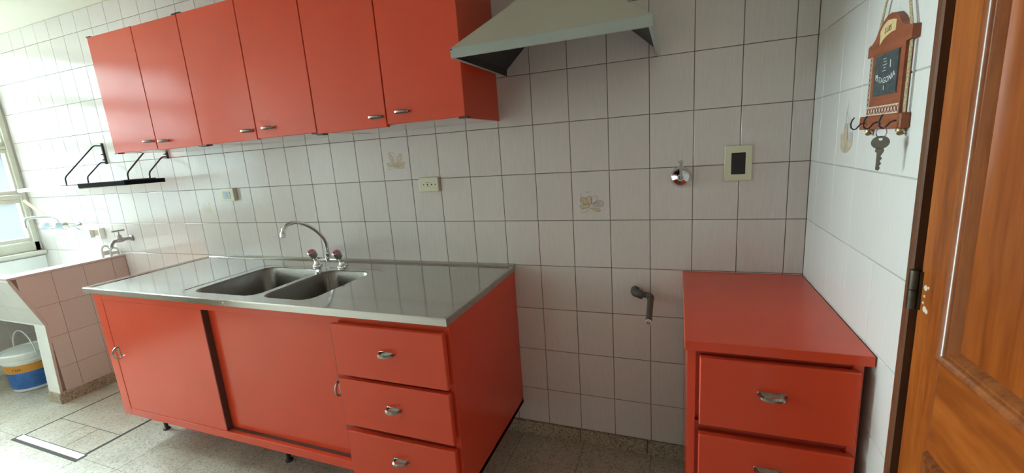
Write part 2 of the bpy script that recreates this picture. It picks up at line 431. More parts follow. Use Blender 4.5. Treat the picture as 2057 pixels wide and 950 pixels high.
f1 = [(-.005, -.035, .05, .016, 88, -1), (-.01, -.03, .062, .011, 112, 0), (.004, -.03, .062, .015, 62, 0), (-.012, -.032, .042, .011, 165, 0), (.008, -.034, .045, .01, 20, 0), (.004, -.036, .042, .009, -8, 0), (-.006, -.036, .042, .008, 190, -1), (-.016, -.028, .032, .012, 0, 0), (-.012, -.036, .03, .008, -5, 0)]
e1 = [[(-.045, .03), (-.02, .033), (.0, .026)], [(.022, -.012), (.03, -.028), (.046, -.026)], [(-.005, -.02), (.002, -.04)]]
motif(tiles_back[(-8, 6)], f1, ['ochre_fill', 'ochre_fill', 'ochre_line'], e1, 1.0, 'ochre flower print')
f2 = [(-.008, -.03, .04, .016, 150, 0), (-.004, -.036, .036, .016, 100, 0), (.004, -.034, .04, .014, 60, -1), (.008, -.036, .045, .017, 8, 1), (-.002, -.04, .045, .011, 185, 0), (.0, -.05, .04, .008, -15, 0), (-.004, -.048, .04, .009, 205, -1)]
e2 = [[(-.042, .01), (-.040, -.012), (-.03, -.022)], [(-.04, -.026), (-.028, -.033), (-.02, -.036)], [(.0, .002), (.002, -.02), (.006, -.034)], [(.02, -.004), (.024, -.02), (.018, -.03)], [(-.02, .02), (-.012, .012), (-.004, .02)], [(.0, -.03), (.014, -.026), (.022, -.028)]]
motif(tiles_back[(-2, 5)], f2, ['ochre_fill', 'grey_fill', 'brown_line'], e2, 1.0, 'worn brown flower print')
motif(tiles_back[(-26, 8)], f1, ['ochre_faint', 'ochre_faint', 'ochre_faint'], (), 0.9, 'faint ochre flower print')
motif(tiles_back[(-17, 5)], f1, ['ochre_faint', 'ochre_faint', 'ochre_faint'], (), 0.8, 'faint ochre flower print')
f3 = [(-.004, -.06, .075, .019, 95, 0), (-.004, -.062, .062, .017, 130, 0), (.006, -.062, .062, .02, 55, 1), (.0, -.066, .05, .013, 150, 0), (.004, -.066, .055, .012, 38, 0), (-.004, -.02, .06, .012, 92, -1), (.006, -.03, .045, .008, 78, -1)]
motif(tiles_right[(2, 6)], f3, ['ochre_fill', 'grey_fill', 'ochre_line'], [[(-.012, .03), (-.01, .055), (.0, .065)], [(.016, .0), (.02, .02), (.014, .035)]], 0.95, 'ochre and grey flower print')

# floor tiles: terrazzo slabs in rows, a patched bay beside the tub
FT = 0.295; FX0, FY0 = -2.655, -0.775
def slab(x0, x1, y0, y1, g=0.0008, top=0.0, nm='floor_tile'):
    bm = B(); box(bm, x0 + g, x1 - g, y0 + g, y1 - g, -0.0015, top)
    return obj(nm, bm, 'terra', floor)
xs = [FX0 + FT * i for i in range(-8, 13)]; ys = [FY0 + FT * i for i in range(-7, 4)]
for i in range(len(xs) - 1):
    for j in range(len(ys) - 1):
        x0, x1 = max(xs[i], XL), min(xs[i + 1], XR); y0, y1 = max(ys[j], YR), min(ys[j + 1], 0)
        if x1 - x0 < 0.02 or y1 - y0 < 0.02: continue
        if -3.25 < (x0 + x1) / 2 < -2.655 and y0 > -0.78: continue        # the patched bay
        if x0 < -3.24 and x1 > -3.245 and False: continue
        slab(x0, x1 - (0.0005 if abs(x1 + 2.655) > .01 else 0.0), y0, y1)
bx = [-3.238, -2.985, -2.865, -2.672]
for i in range(3): slab(bx[i], bx[i + 1], -0.752, -0.60, 0.0018)
slab(-3.238, -2.672, -0.60, -0.30, 0.0018); slab(-3.238, -2.672, -0.30, 0.0, 0.0018)

# baseboards
bb = empty('baseboard_back', (0, 0, 0), 'speckled terrazzo skirting along the tiled wall', kind='structure')
xb = [-3.45, -3.16, -2.86, -2.56, -2.26, -1.96, -1.66, -1.36, -1.06, -0.76, -0.614, -0.31, -0.015, 0.28, XR]
for a, b in zip(xb, xb[1:]):
    bm = B(); box(bm, a + 0.001, b - 0.001, -0.012, 0.0014, 0.0, TB, 0.002); obj('baseboard_piece', bm, 'terra_dark', bb)
br = empty('baseboard_right', (XR, 0, 0), 'speckled terrazzo skirting beside the door', kind='structure')
for a, b in ((-0.012, -0.36), (-0.362, -0.72)):
    bm = B(); box(bm, XR - 0.012, XR + 0.0014, a, b, 0, TB, 0.002); obj('baseboard_piece', bm, 'terra_dark', br)

# window on the left wall: cream steel frame, four rows of panes
win = empty('window_1', (XL, -1.0, WZ0), 'cream steel window with frosted panes above the tub', kind='structure')
bm = B(); box(bm, XL - 0.09, XL + 0.012, WY0, WY0 - 0.03, WZ0, WZ1, 0.003); box(bm, XL - 0.09, XL + 0.012, WY1, WY1 + 0.03, WZ0, WZ1, 0.003)
box(bm, XL - 0.09, XL + 0.012, WY1, WY0, WZ1 - 0.04, WZ1, 0.003); box(bm, XL - 0.09, XL + 0.012, WY1, WY0, WZ0, WZ0 + 0.07, 0.003)
obj('window_frame', bm, 'winframe', win)
bm = B(); box(bm, XL - 0.1, XL + 0.06, WY1 - 0.01, -0.002, WZ0 - 0.028, WZ0, 0.004); obj('window_sill', bm, 'winframe', win)
prow = [(0.95, 1.21), (1.305, 1.575), (1.66, 1.93), (2.02, 2.28)]
pcol = [(-0.05, -0.665), (-0.70, -1.315), (-1.345, -1.945)]
for (za, zb), (zc, zd) in zip(prow, prow[1:]):
    bm = B(); box(bm, XL - 0.085, XL + 0.006, WY1 + 0.03, WY0 - 0.03, zb + 0.032, zc - 0.032, 0.002); obj('transom', bm, 'winframe', win)
for ya, yb in ((-0.665, -0.70), (-1.315, -1.345)):
    bm = B(); box(bm, XL - 0.085, XL + 0.004, ya, yb, WZ0 + 0.06, WZ1 - 0.03, 0.002); obj('mullion', bm, 'winframe', win)
for za, zb in prow:
    for ya, yb in pcol:
        bm = B(); e = 0.03
        sy0, sy1 = ya + 0.0, yb
        box(bm, XL - 0.06, XL - 0.004, ya + 0.012, ya - 0.004, za - e, zb + e, 0.002); box(bm, XL - 0.06, XL - 0.004, yb + 0.004, yb - 0.010, za - e, zb + e, 0.002)
        box(bm, XL - 0.06, XL - 0.004, yb, ya, za - e, za, 0.002); box(bm, XL - 0.06, XL - 0.004, yb, ya, zb, zb + e, 0.002)
        s = obj('sash', bm, 'winframe', win)
        bm = B(); box(bm, XL - 0.034, XL - 0.030, yb - 0.004, ya + 0.004, za - 0.004, zb + 0.004); obj('pane', bm, 'pane', s)
# outside: mauve neighbouring building; unseen block and ground are added to tame the daylight
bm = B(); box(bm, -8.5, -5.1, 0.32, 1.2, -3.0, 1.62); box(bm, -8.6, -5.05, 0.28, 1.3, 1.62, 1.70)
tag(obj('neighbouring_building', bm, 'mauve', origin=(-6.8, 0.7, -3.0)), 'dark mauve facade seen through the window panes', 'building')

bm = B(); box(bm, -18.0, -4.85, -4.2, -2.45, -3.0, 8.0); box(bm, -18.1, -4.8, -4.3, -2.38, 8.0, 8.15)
tag(obj('window_blocker', bm, 'blocker', origin=(-8.9, -3.3, -3.0)), 'unseen grey green block added outside to dim the window reflections', kind='structure')  # unseen, added to hide sky so tile reflections of the window stay dim

bm = B(); box(bm, -40, -4.75, -30, 30, -3.2, -3.0); tag(obj('unseen_ground', bm, 'ground'), 'unseen grey ground added outside to cut light from below', kind='structure')  # unseen ground, added to lower the light reaching the ceiling

# door on the right wall
door = empty('door_1', (XR, -1.15, 0), 'varnished brown panelled wooden door', kind='structure')
bm = B(); box(bm, XR - 0.004, XR + 0.10, -0.7215, -0.7425, 0, 2.06, 0.003); box(bm, XR - 0.004, XR + 0.10, -1.62, -1.60, 0, 2.06, 0.003); box(bm, XR - 0.004, XR + 0.10, -1.62, -0.7215, 2.06, 2.09, 0.003)
box(bm, XR + 0.022, XR + 0.10, -0.7425, -0.7660, 0, 2.06); box(bm, XR + 0.035, XR + 0.10, -0.7660, -0.785, 0, 2.06)
obj('door_frame', bm, 'wood_dark', door)
LX0, LX1 = XR + 0.0, XR + 0.034
def leafpart(nm, y0, y1, z0, z1, mat, x0=LX0, bev=0.002):
    bm = B(); box(bm, x0, LX1, y0, y1, z0, z1, bev); return obj(nm, bm, mat, door)
leafpart('stile', -0.7685, -0.856, 0.008, 2.05, 'wood'); leafpart('stile', -1.512, -1.595, 0.008, 2.05, 'wood')
leafpart('rail', -0.856, -1.512, 0.77, 0.945, 'wood_h'); leafpart('rail', -0.856, -1.512, 1.93, 2.05, 'wood_h'); leafpart('rail', -0.856, -1.512, 0.008, 0.16, 'wood_h')
def moulding(z0, z1):
    """rounded picture-frame moulding around a panel"""
    prof = [(0.0, 0.001), (0.004, -0.007), (0.011, -0.010), (0.017, -0.007), (0.020, -0.001), (0.025, -0.002), (0.030, 0.004), (0.034, 0.012)]
    y0, y1 = -0.855, -1.513
    bm = B(); rings = []
    for d, h in prof:
        rings.append([bm.verts.new((LX0 + h, y, z)) for y, z in ((y0 - d, z0 + d), (y1 + d, z0 + d), (y1 + d, z1 - d), (y0 - d, z1 - d))])
    for a, b in zip(rings, rings[1:]):
        for k in range(4): bm.faces.new((a[k], a[(k + 1) % 4], b[(k + 1) % 4], b[k]))
    obj('moulding', bm, 'wood_dark2', door, smooth=True)
M['spots'] = plain('old_paint_spots', (0.55, 0.47, 0.38), 0.6)
M['wood_dark2'] = woodmat('moulding_wood', (0.12, 0.033, 0.010), (0.22, 0.062, 0.016), (0.30, 0.09, 0.022), 0.25)
moulding(0.944, 1.931); moulding(0.159, 0.771)
for z0, z1 in ((0.955, 1.92), (0.17, 0.76)):
    bm = B(); box(bm, LX0 + 0.010, LX1 - 0.006, -0.88, -1.488, z0 + .02, z1 - .02); obj('panel', bm, 'wood_panel', door)
for zc in (1.043, 0.30, 1.78):
    bm = B(); yc = -0.7655
    lathe(bm, (XR - 0.008, yc, zc - 0.037), (0, 0, 1), [(0.0085, 0), (0.0085, 0.036), (0.0075, 0.037), (0.0085, 0.038), (0.0085, 0.074)], 14)
    box(bm, XR - 0.004, XR + 0.004, yc - 0.012, yc + 0.016, zc - 0.036, zc + 0.036)
    obj('hinge', bm, 'hinge', door, smooth=True)
bm = B()
for (y, z, r) in ((-0.788, 1.053, .006), (-0.797, 1.056, .003), (-0.787, 1.037, .003), (-0.785, 1.024, .003), (-0.792, 1.014, .0065), (-0.799, 1.012, .005)):
    lathe(bm, (LX0, y, z), (-1, 0, 0), [(r, -0.0004), (r * .8, 0.0006), (0, 0.0009)], 9)
tag(obj('paint_spots', bm, 'spots', door), 'splashes of white paint')

# ------------------------------------------------------------------ bow handle (shared by doors and drawers)
def handle_mesh(w=0.064, p=0.030, h=0.011):
    bm = B(); n = 14
    def pt(k, inset):
        t = PI * k / n; a, b = w / 2 - inset, p - inset * 0.9
        return (-a * math.cos(t), -b * math.sin(t) ** 0.75 if math.sin(t) > 0 else 0)
    rows = []
    for k in range(n + 1):
        o, i = pt(k, 0), pt(k, 0.0055 if 0 < k < n else 0.0075)
        rows.append([bm.verts.new((o[0], o[1], -h * 0.30)), bm.verts.new((o[0], o[1], h * 0.20)), bm.verts.new((i[0], i[1], h * 0.5)), bm.verts.new((i[0], i[1], -h * 0.5))])
    for a, b in zip(rows, rows[1:]):
        for k in range(4): bm.faces.new((a[k], a[(k + 1) % 4], b[(k + 1) % 4], b[k]))
    bm.faces.new(rows[0]); bm.faces.new(rows[-1])
    box(bm, -w / 2, w / 2, -0.0018, 0.0005, -h * 0.6, h * 0.6, 0.0006)
    bmesh.ops.recalc_face_normals(bm, faces=bm.faces)
    me = bpy.data.meshes.new('handle'); bm.to_mesh(me); bm.free(); me.materials.append(M['nickel'])
    for q in me.polygons: q.use_smooth = True
    try: me.set_sharp_from_angle(angle=math.radians(40))
    except Exception: pass
    return me
HM = handle_mesh()
def handle(parent, x, y, z, rot=(0, 0, 0)):
    o = bpy.data.objects.new('handle', HM); o.location = Vector((x, y, z)) - parent_world(parent); o.rotation_euler = rot
    return link(o, parent)

# ------------------------------------------------------------------ red wall cabinets: three double-door units
DX = [-2.643, -2.291, -1.968, -1.610, -1.275, -0.929, -0.596]
HX = [-2.335, -2.222, -1.655, -1.530, -0.972, -0.852]
labs = ['red double door wall cabinet at the window end, above the wall shelf', 'red double door wall cabinet in the middle of the row', 'red double door wall cabinet with its side panel next to the hood']
UB, UT = 1.470, 2.035
for u in range(3):
    x0, x1 = DX[2 * u], DX[2 * u + 2]
    if u == 2: x1 = -0.604
    c = empty('wall_cabinet', ((x0 + x1) / 2, -0.001, UB), labs[u], 'cabinet', 'red wall cabinets over the worktop')
    bm = B(); t = 0.016
    box(bm, x0 + .001, x0 + t, -0.305, -0.001, UB, UT); box(bm, x1 - t, x1 - .0005, -0.305, -0.001, UB, UT)
    box(bm, x0 + t, x1 - t, -0.305, -0.001, UT - t, UT); box(bm, x0 + t, x1 - t, -0.012, -0.001, UB + .02, UT - t)
    box(bm, x0 + t, x1 - t, -0.300, -0.012, 1.76, 1.775)
    obj('body', bm, 'red', c)
    bm = B(); box(bm, x0 + t, x1 - t, -0.305, -0.0012, UB + .0004, UB + 0.018); obj('bottom_panel', bm, 'under', c)
    for k in range(2):
        a, b = DX[2 * u + k], DX[2 * u + k + 1]
        dz = [0.004, -0.002, 0.0, 0.003, -0.003, 0.006][2 * u + k]
        bm = B(); box(bm, a + 0.0022, b - 0.0022, -0.330, -0.3105, UB - 0.002 + dz, UT - 0.001 + dz * 0.4, 0.0015)
        d = obj('door', bm, 'red', c)
        handle(d, HX[2 * u + k], -0.330, 1.508 + dz)
        hx = a + 0.012 if k == 0 else b - 0.012
        for zz, s in ((UT + dz * .4 - 0.001, 1), (UB - 0.002 + dz, -1)):
            bm = B(); box(bm, hx - 0.016, hx + 0.016, -0.3305, -0.300, zz, zz + s * 0.005); obj('pivot_hinge', bm, 'black_metal', d)

# ------------------------------------------------------------------ base cabinet
BX0, BX1, BF = -2.545, -0.583, -0.610
BZ0, BZ1 = 0.160, 0.815
bc = empty('base_cabinet', ((BX0 + BX1) / 2, -0.3, 0), 'long red base cabinet with two sliding doors and three drawers', 'cabinet')
bm = B()
box(bm, BX0, BX0 + 0.02, BF + .02, -0.001, BZ0, BZ1); box(bm, BX1 - 0.02, BX1, BF, -0.001, BZ0, BZ1, 0.001)
box(bm, BX0, BX1, BF + .02, -0.001, BZ0, BZ0 + 0.02); box(bm, BX0 + 0.02, BX1 - 0.02, -0.02, -0.001, BZ0, BZ1)
obj('carcass', bm, 'red', bc)
bm = B(); box(bm, BX0, BX0 + 0.062, BF, BF + .02, BZ0, BZ1, 0.0015); obj('face_stile', bm, 'red', bc)
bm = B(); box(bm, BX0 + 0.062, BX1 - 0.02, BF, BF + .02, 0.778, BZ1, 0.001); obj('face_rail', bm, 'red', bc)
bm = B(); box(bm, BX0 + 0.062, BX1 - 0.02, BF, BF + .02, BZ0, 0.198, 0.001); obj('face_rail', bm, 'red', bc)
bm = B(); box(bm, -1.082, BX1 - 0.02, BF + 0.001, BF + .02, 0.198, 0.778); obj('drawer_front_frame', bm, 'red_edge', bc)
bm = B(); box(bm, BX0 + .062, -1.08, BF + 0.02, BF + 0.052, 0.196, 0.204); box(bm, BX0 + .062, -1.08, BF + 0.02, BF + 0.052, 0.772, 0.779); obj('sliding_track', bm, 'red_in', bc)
bm = B(); box(bm, BX0 + .062, -1.785, BF + 0.002, BF + 0.019, 0.199, 0.777, 0.001); d1 = obj('sliding_door', bm, 'red', bc)
bm = B(); box(bm, -1.787, -1.781, BF + 0.003, BF + 0.03, 0.199, 0.777); obj('door_edge', bm, 'red_in', d1)
bm = B(); box(bm, -1.84, -1.06, BF + 0.030, BF + 0.047, 0.203, 0.774, 0.001); d2 = obj('sliding_door', bm, 'red', bc)
handle(d1, -2.455, BF + 0.002, 0.507, (0, PI / 2, 0)); handle(d2, -1.108, BF + 0.030, 0.497, (0, PI / 2, 0))
for z0, z1, hz in ((0.592, 0.788, 0.700), (0.388, 0.577, 0.490), (0.176, 0.364, 0.284)):
    bm = B(); box(bm, -1.050, -0.592, BF - 0.030, BF - 0.008, z0, z1, 0.003); box(bm, -1.042, -0.600, BF - 0.009, BF + 0.002, z0 + .008, z1 - .008)
    d = obj('drawer', bm, 'red', bc); handle(d, -0.818, BF - 0.030, hz)
def leg(x, y, parent):
    bm = B(); lathe(bm, (x, y, 0), (0, 0, 1), [(0.017, 0), (0.017, 0.006), (0.009, 0.012), (0.011, BZ0 * .6), (0.014, BZ0 + 0.002)], 12)
    return obj('leg', bm, 'black_metal', parent, smooth=True)
for x, y in ((-2.47, -0.49), (-1.585, -0.49), (-0.70, -0.42), (-2.47, -0.08), (-1.585, -0.08), (-0.70, -0.08)): leg(x, y, bc)

# ------------------------------------------------------------------ stainless worktop with two bowls
KX0, KX1, KF = -2.570, -0.578, -0.632
ZT, ZS = 0.842, 0.8365
wt = empty('steel_worktop', ((KX0 + KX1) / 2, -0.3, 0.815), 'stainless steel worktop with two sunken bowls on the long red cabinet', 'worktop')
bm = B()
loops = []
for ins, z in ((0.0, 0.8155), (0.0, 0.838), (0.0025, ZT), (0.011, ZT), (0.019, ZS)):
    loops.append([bm.verts.new((x, y, z)) for x, y in ((KX0 + ins, KF + ins), (KX1 - ins, KF + ins), (KX1 - ins, -0.0015), (KX0 + ins, -0.0015))])
for a, b in zip(loops, loops[1:]):
    for k in (0, 1, 3): bm.faces.new((a[k], a[(k + 1) % 4], b[(k + 1) % 4], b[k]))
def fill(bm, loopsv):
    es = []
    for lp in loopsv:
        for i in range(len(lp)):
            a, b = lp[i], lp[(i + 1) % len(lp)]
            e = bm.edges.get((a, b)) or bm.edges.new((a, b)); es.append(e)
    bmesh.ops.triangle_fill(bm, use_beauty=True, use_dissolve=False, edges=es)
def mkloop(bm, pts, z): return [bm.verts.new((p[0], p[1], z)) for p in pts]
plate_o = mkloop(bm, rrect(-1.955, -1.175, -0.585, -0.135, 0.05), ZS)
fill(bm, [loops[-1], plate_o])
plate_i = mkloop(bm, rrect(-1.950, -1.180, -0.580, -0.140, 0.046), ZS - 0.002)
for k in range(len(plate_o)): bm.faces.new((plate_o[k], plate_o[(k + 1) % len(plate_o)], plate_i[(k + 1) % len(plate_i)], plate_i[k]))
bowls = [(-1.905, -1.520, -0.560, -0.160, 0.055), (-1.490, -1.225, -0.560, -0.165, 0.055)]
hl = [mkloop(bm, rrect(*b), ZS - 0.002) for b in bowls]
fill(bm, [plate_i] + hl)
obj('worktop_sheet', bm, 'steel', wt)
for (x0, x1, y0, y1, r) in bowls:
    bm = B(); L = []
    for ins, z in ((0, ZS - .002), (0.004, ZS - .004), (0.008, ZS - .012), (0.016, 0.72), (0.022, 0.695), (0.036, 0.682), (0.06, 0.677)):
        L.append(mkloop(bm, rrect(x0 + ins, x1 - ins, y0 + ins, y1 - ins, max(r - ins * 0.2, 0.03)), z))
    for a, b in zip(L, L[1:]):
        for k in range(len(a)): bm.faces.new((a[k], a[(k + 1) % len(a)], b[(k + 1) % len(b)], b[k]))
    bm.faces.new(L[-1]); w = obj('bowl', bm, 'steel_bowl', wt, smooth=True)
    bm = B(); lathe(bm, ((x0 + x1) / 2, (y0 + y1) / 2, 0.6765), (0, 0, 1), [(0.04, 0), (0.04, 0.003), (0.03, 0.004), (0.026, 0.001), (0.0, 0.0008)], 20); obj('drain', bm, 'chrome', w, smooth=True)
bm = B(); prism(bm, [(-0.0005, ZS - .004), (-0.034, ZS - .002), (-0.026, ZS + .004), (-0.017, 0.846), (-0.006, 0.848), (-0.0005, 0.848)], lambda p: (KX0 + .001, p[0], p[1]), lambda p: (KX1 - .001, p[0], p[1]))
obj('rear_lip', bm, 'steel', wt, smooth=True)
bm = B(); yf = KF - 0.0004; xc = -1.595
for k in range(20):
    a, b = 2 * PI * k / 20, 2 * PI * (k + 1) / 20
    bm.faces.new([bm.verts.new((xc + r * math.cos(t), yf, 0.829 + r * .38 * math.sin(t))) for r, t in ((.020, a), (.020, b), (.0175, b), (.0175, a))])
bm.faces.new([bm.verts.new((xc + dx, yf, 0.829 + dz)) for dx, dz in ((-.009, 0), (0, .0045), (.009, 0), (0, -.0045))])
tag(obj('stamped_emblem', bm, 'chrome_dull', wt), 'small oval stamped emblem')

# ------------------------------------------------------------------ kitchen mixer tap
tp = empty('kitchen_mixer_tap', (-1.535, -0.113, ZS), 'chrome swan neck mixer tap with two red capped knobs behind the bowls', 'tap')
bm = B(); tube(bm, [(-1.615, -0.113, 0.872), (-1.455, -0.113, 0.872)], 0.0095, 12); lathe(bm, (-1.535, -0.113, 0.862), (0, 0, 1), [(0.013, 0), (0.015, 0.01), (0.015, 0.022), (0.011, 0.026), (0.012, 0.03), (0.012, 0.042), (0.0085, 0.045)], 14)
obj('bridge', bm, 'chrome', tp, smooth=True)
bm = B()
sp = [(-.113, .895), (-.112, .925), (-.114, .954), (-.125, .983), (-.146, 1.010), (-.173, 1.037), (-.204, 1.060), (-.230, 1.075), (-.256, 1.085), (-.280, 1.091), (-.300, 1.091), (-.320, 1.088), (-.336, 1.080), (-.347, 1.068), (-.353, 1.052)]
tube(bm, [(-1.535, y, z) for y, z in sp], 0.0085, 12); lathe(bm, (-1.535, -.352, 1.058), (0, -.15, -1), [(0.0095, 0), (0.0115, 0.004), (0.0115, 0.02), (0.009, 0.022), (0.008, 0.022)], 14)
obj('spout', bm, 'chrome', tp, smooth=True)
for x in (-1.615, -1.455):
    bm = B(); lathe(bm, (x, -0.113, ZS), (0, 0, 1), [(0.024, 0), (0.023, 0.006), (0.016, 0.012), (0.013, 0.02), (0.0135, 0.035)], 16)
    ax = Vector((0, -0.50, 0.86)); p0 = Vector((x, -0.111, 0.862)); lathe(bm, p0, ax, [(0.012, 0), (0.0135, 0.012), (0.010, 0.022), (0.010, 0.03)], 14)
    body = obj('valve', bm, 'chrome', tp, smooth=True)
    bm = B(); n = 16
    lathe(bm, p0 + ax.normalized() * 0.026, ax, [(0.012, 0), (0.019, 0.004), (0.021, 0.03), (0.020, 0.038), (0.016, 0.040)], 8)
    kb = obj('knob', bm, 'chrome_dull', tp)
    bm = B(); lathe(bm, p0 + ax.normalized() * 0.0655, ax, [(0.016, 0), (0.015, 0.0025), (0, 0.003)], 16); obj('cap', bm, 'capred', kb)

# ------------------------------------------------------------------ small red drawer cabinet in the right corner
rc = empty('drawer_cabinet', (0.32, -0.31, 0), 'narrow red drawer cabinet in the corner beside the wooden door', 'cabinet')
bm = B(); box(bm, 0.120, 0.5165, -0.634, -0.0015, 0.814, 0.840, 0.0012); obj('top', bm, 'red', rc)
bm = B(); box(bm, 0.127, 0.147, -0.615, -0.014, 0.10, 0.814); box(bm, 0.484, 0.504, -0.615, -0.014, 0.10, 0.814)
box(bm, 0.127, 0.504, -0.615, -0.014, 0.10, 0.12); box(bm, 0.147, 0.484, -0.03, -0.014, 0.12, 0.814); box(bm, 0.147, 0.484, -0.598, -0.58, 0.12, 0.814)
obj('carcass', bm, 'red', rc)
for z0, z1 in ((0.800, 0.814), (0.585, 0.603), (0.372, 0.39), (0.12, 0.135)):
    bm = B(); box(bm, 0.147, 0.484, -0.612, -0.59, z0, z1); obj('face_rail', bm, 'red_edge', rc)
for z0, z1, hz in ((0.606, 0.797, 0.717), (0.392, 0.578, 0.505), (0.14, 0.366, 0.27)):
    bm = B(); box(bm, 0.156, 0.495, -0.637, -0.616, z0, z1, 0.003); box(bm, 0.16, 0.480, -0.617, -0.60, z0 + .006, z1 - .006)
    d = obj('drawer', bm, 'red', rc); handle(d, 0.319, -0.637, hz)
for x, y in ((0.16, -0.55), (0.47, -0.55), (0.16, -0.08), (0.47, -0.08)):
    bm = B(); lathe(bm, (x, y, 0), (0, 0, 1), [(0.016, 0), (0.016, 0.006), (0.01, 0.012), (0.013, 0.102)], 12); obj('leg', bm, 'black_metal', rc, smooth=True)

# ------------------------------------------------------------------ extractor hood
hd = empty('extractor_hood', (-0.266, 0, 1.643), 'grey green pyramid extractor hood with a sooty black inside on the tiled wall', 'hood')
def hring(ins, z, front_k=None):
    s = ins
    f = -0.457 + (1.05 / 1.18) * s
    return [(-0.566 + s, -0.0015, z), (-0.566 + s, f, z), (0.035 - s, f, z), (0.035 - s, -0.0015, z)]
def shell(bm, rings):
    V = [[bm.verts.new(p) for p in r] for r in rings]
    for a, b in zip(V, V[1:]):
        for k in range(3): bm.faces.new((a[k], a[k + 1], b[k + 1], b[k]))
outer = [hring(0, 1.672), hring(0.06 * 1.18, 1.732), hring(0.12 * 1.18, 1.792), hring(0.165 * 1.18, 1.842), hring(0.19 * 1.18, 1.90)]
bm = B(); shell(bm, outer); canopy = obj('canopy', bm, 'hood', hd)
bm = B(); shell(bm, [hring(0.0, 1.672), hring(-0.0012, 1.670), hring(-0.0012, 1.643), hring(0.002, 1.641), hring(0.010, 1.643)])
obj('rim', bm, 'hood_rim', hd)
bm = B(); shell(bm, [hring(0.010, 1.643), hring(0.010, 1.650), hring(0.012, 1.668), hring(0.06 * 1.18 + .006, 1.727), hring(0.12 * 1.18 + .006, 1.787), hring(0.165 * 1.18 + .006, 1.837), hring(0.19 * 1.18 + .006, 1.90)])
obj('inner_lining', bm, 'soot', hd)
cx0, cx1, cf = hring(0.19 * 1.18, 0)[0][0], hring(0.19 * 1.18, 0)[3][0], hring(0.19 * 1.18, 0)[1][1]
bm = B(); box(bm, cx0, cx1, cf, -0.0015, 1.90, ZC - 0.002); obj('chimney', bm, 'hood', hd)
bm = B(); lathe(bm, (-0.5635, -0.4585, 1.667), (0, -1, 0), [(0.003, -0.002), (0.003, 0.0006), (0, 0.001)], 10); obj('corner_rivet', bm, 'black', hd)

# ------------------------------------------------------------------ fittings on the tiled wall
def plate(nm, x0, x1, z0, z1, depth, mat, label, cat):
    o = empty(nm, ((x0 + x1) / 2, 0, (z0 + z1) / 2), label, cat)
    bm = B(); box(bm, x0, x1, -depth, 0.0003, z0, z1, 0.003, 2); obj('cover_plate', bm, mat, o); return o
o = plate('wall_socket', -2.352, -2.246, 1.172, 1.243, 0.024, 'cream', 'cream wall socket with a blue grey insert above the worktop', 'socket')
bm = B(); box(bm, -2.330, -2.272, -0.0255, -0.02, 1.184, 1.226, 0.001); ins = obj('insert', bm, 'bluegrey', o)
for x, z in ((-2.305, 1.205), (-2.294, 1.213), (-2.294, 1.197)):
    bm = B(); lathe(bm, (x, -0.0253, z), (0, -1, 0), [(0.0028, -0.001), (0.0028, 0.0004), (0, 0.0005)], 10); obj('pin_hole', bm, 'black', ins)
o = plate('double_pin_socket', -1.023, -0.921, 1.184, 1.250, 0.016, 'cream', 'plain cream wall socket below the printed flower tile', 'socket')
for x, r in ((-0.998, .0028), (-0.977, .0032), (-0.956, .0036), (-0.936, .0026)):
    bm = B(); lathe(bm, (x, -0.0158, 1.217), (0, -1, 0), [(r, -0.001), (r, 0.0004), (0, 0.0005)], 10); obj('pin_hole', bm, 'black', o)
bm = B()
for p in ([(-0.985, 1.227), (-0.966, 1.226), (-0.962, 1.222)], [(-0.985, 1.227), (-0.981, 1.210)], [(-0.981, 1.210), (-0.968, 1.209)]):
    line(bm, p, 0.0016, -0.0164, 0)
obj('socket_outline', bm, 'brown_line', o)
o = plate('switch_plate', 0.256, 0.344, 1.184, 1.308, 0.010, 'cream', 'cream switch plate with an empty black opening', 'switch')
bm = B(); box(bm, 0.278, 0.323, -0.0106, -0.004, 1.207, 1.283); obj('black_opening', bm, 'black', o)
bm = B(); line(bm, [(x, z) for x, z in arc((0.3005, 1.283), 0.020, 0.35, PI - 0.35, 10)], 0.0014, -0.0106, 0); obj('embossed_ridge', bm, 'cream', o); bm = B(); line(bm, [(x, z) for x, z in arc((0.3005, 1.207), 0.020, PI + 0.35, 2 * PI - 0.35, 10)], 0.0014, -0.0106, 0); obj('embossed_ridge', bm, 'cream', o)
o = empty('gas_valve', (0.110, 0, 1.205), 'round chrome valve dome with an upright lever on the tiled wall', 'valve')
bm = B(); lathe(bm, (0.110, 0.0003, 1.205), (0, -1, 0), [(0.039, 0), (0.0375, 0.007), (0.033, 0.017), (0.024, 0.026), (0.014, 0.031), (0.012, 0.033)], 28); obj('dome', bm, 'chrome', o, smooth=True)
bm = B(); lathe(bm, (0.110, -0.030, 1.205), (0, -1, 0), [(0.008, 0), (0.008, 0.012), (0.006, 0.014), (0, 0.014)], 14); obj('spindle', bm, 'rust', o, smooth=True)
bm = B(); prism(bm, [(-0.0042, 1.200), (0.0042, 1.200), (0.0075, 1.268), (-0.0055, 1.268)], lambda p: (0.111 + p[0], -0.040, p[1]), lambda p: (0.111 + p[0], -0.046, p[1])); box(bm, 0.100, 0.1075, -0.046, -0.040, 1.261, 1.265); obj('lever', bm, 'chrome_dull', o)
o = empty('gas_pipe_stub', (-0.059, 0, 0.752), 'bent dark gas pipe stub sticking out of the tiled wall', 'pipe')
bm = B(); tube(bm, [(-0.059, 0.0003, 0.752), (-0.059, -0.018, 0.751), (-0.056, -0.030, 0.750), (-0.046, -0.038, 0.749), (-0.032, -0.040, 0.748)], [0.0175, 0.0175, 0.0165, 0.016, 0.016], 14); tube(bm, [(-0.040, -0.040, 0.748), (-0.028, -0.040, 0.748)], 0.0185, 14); obj('wall_elbow', bm, 'rust', o, smooth=True)
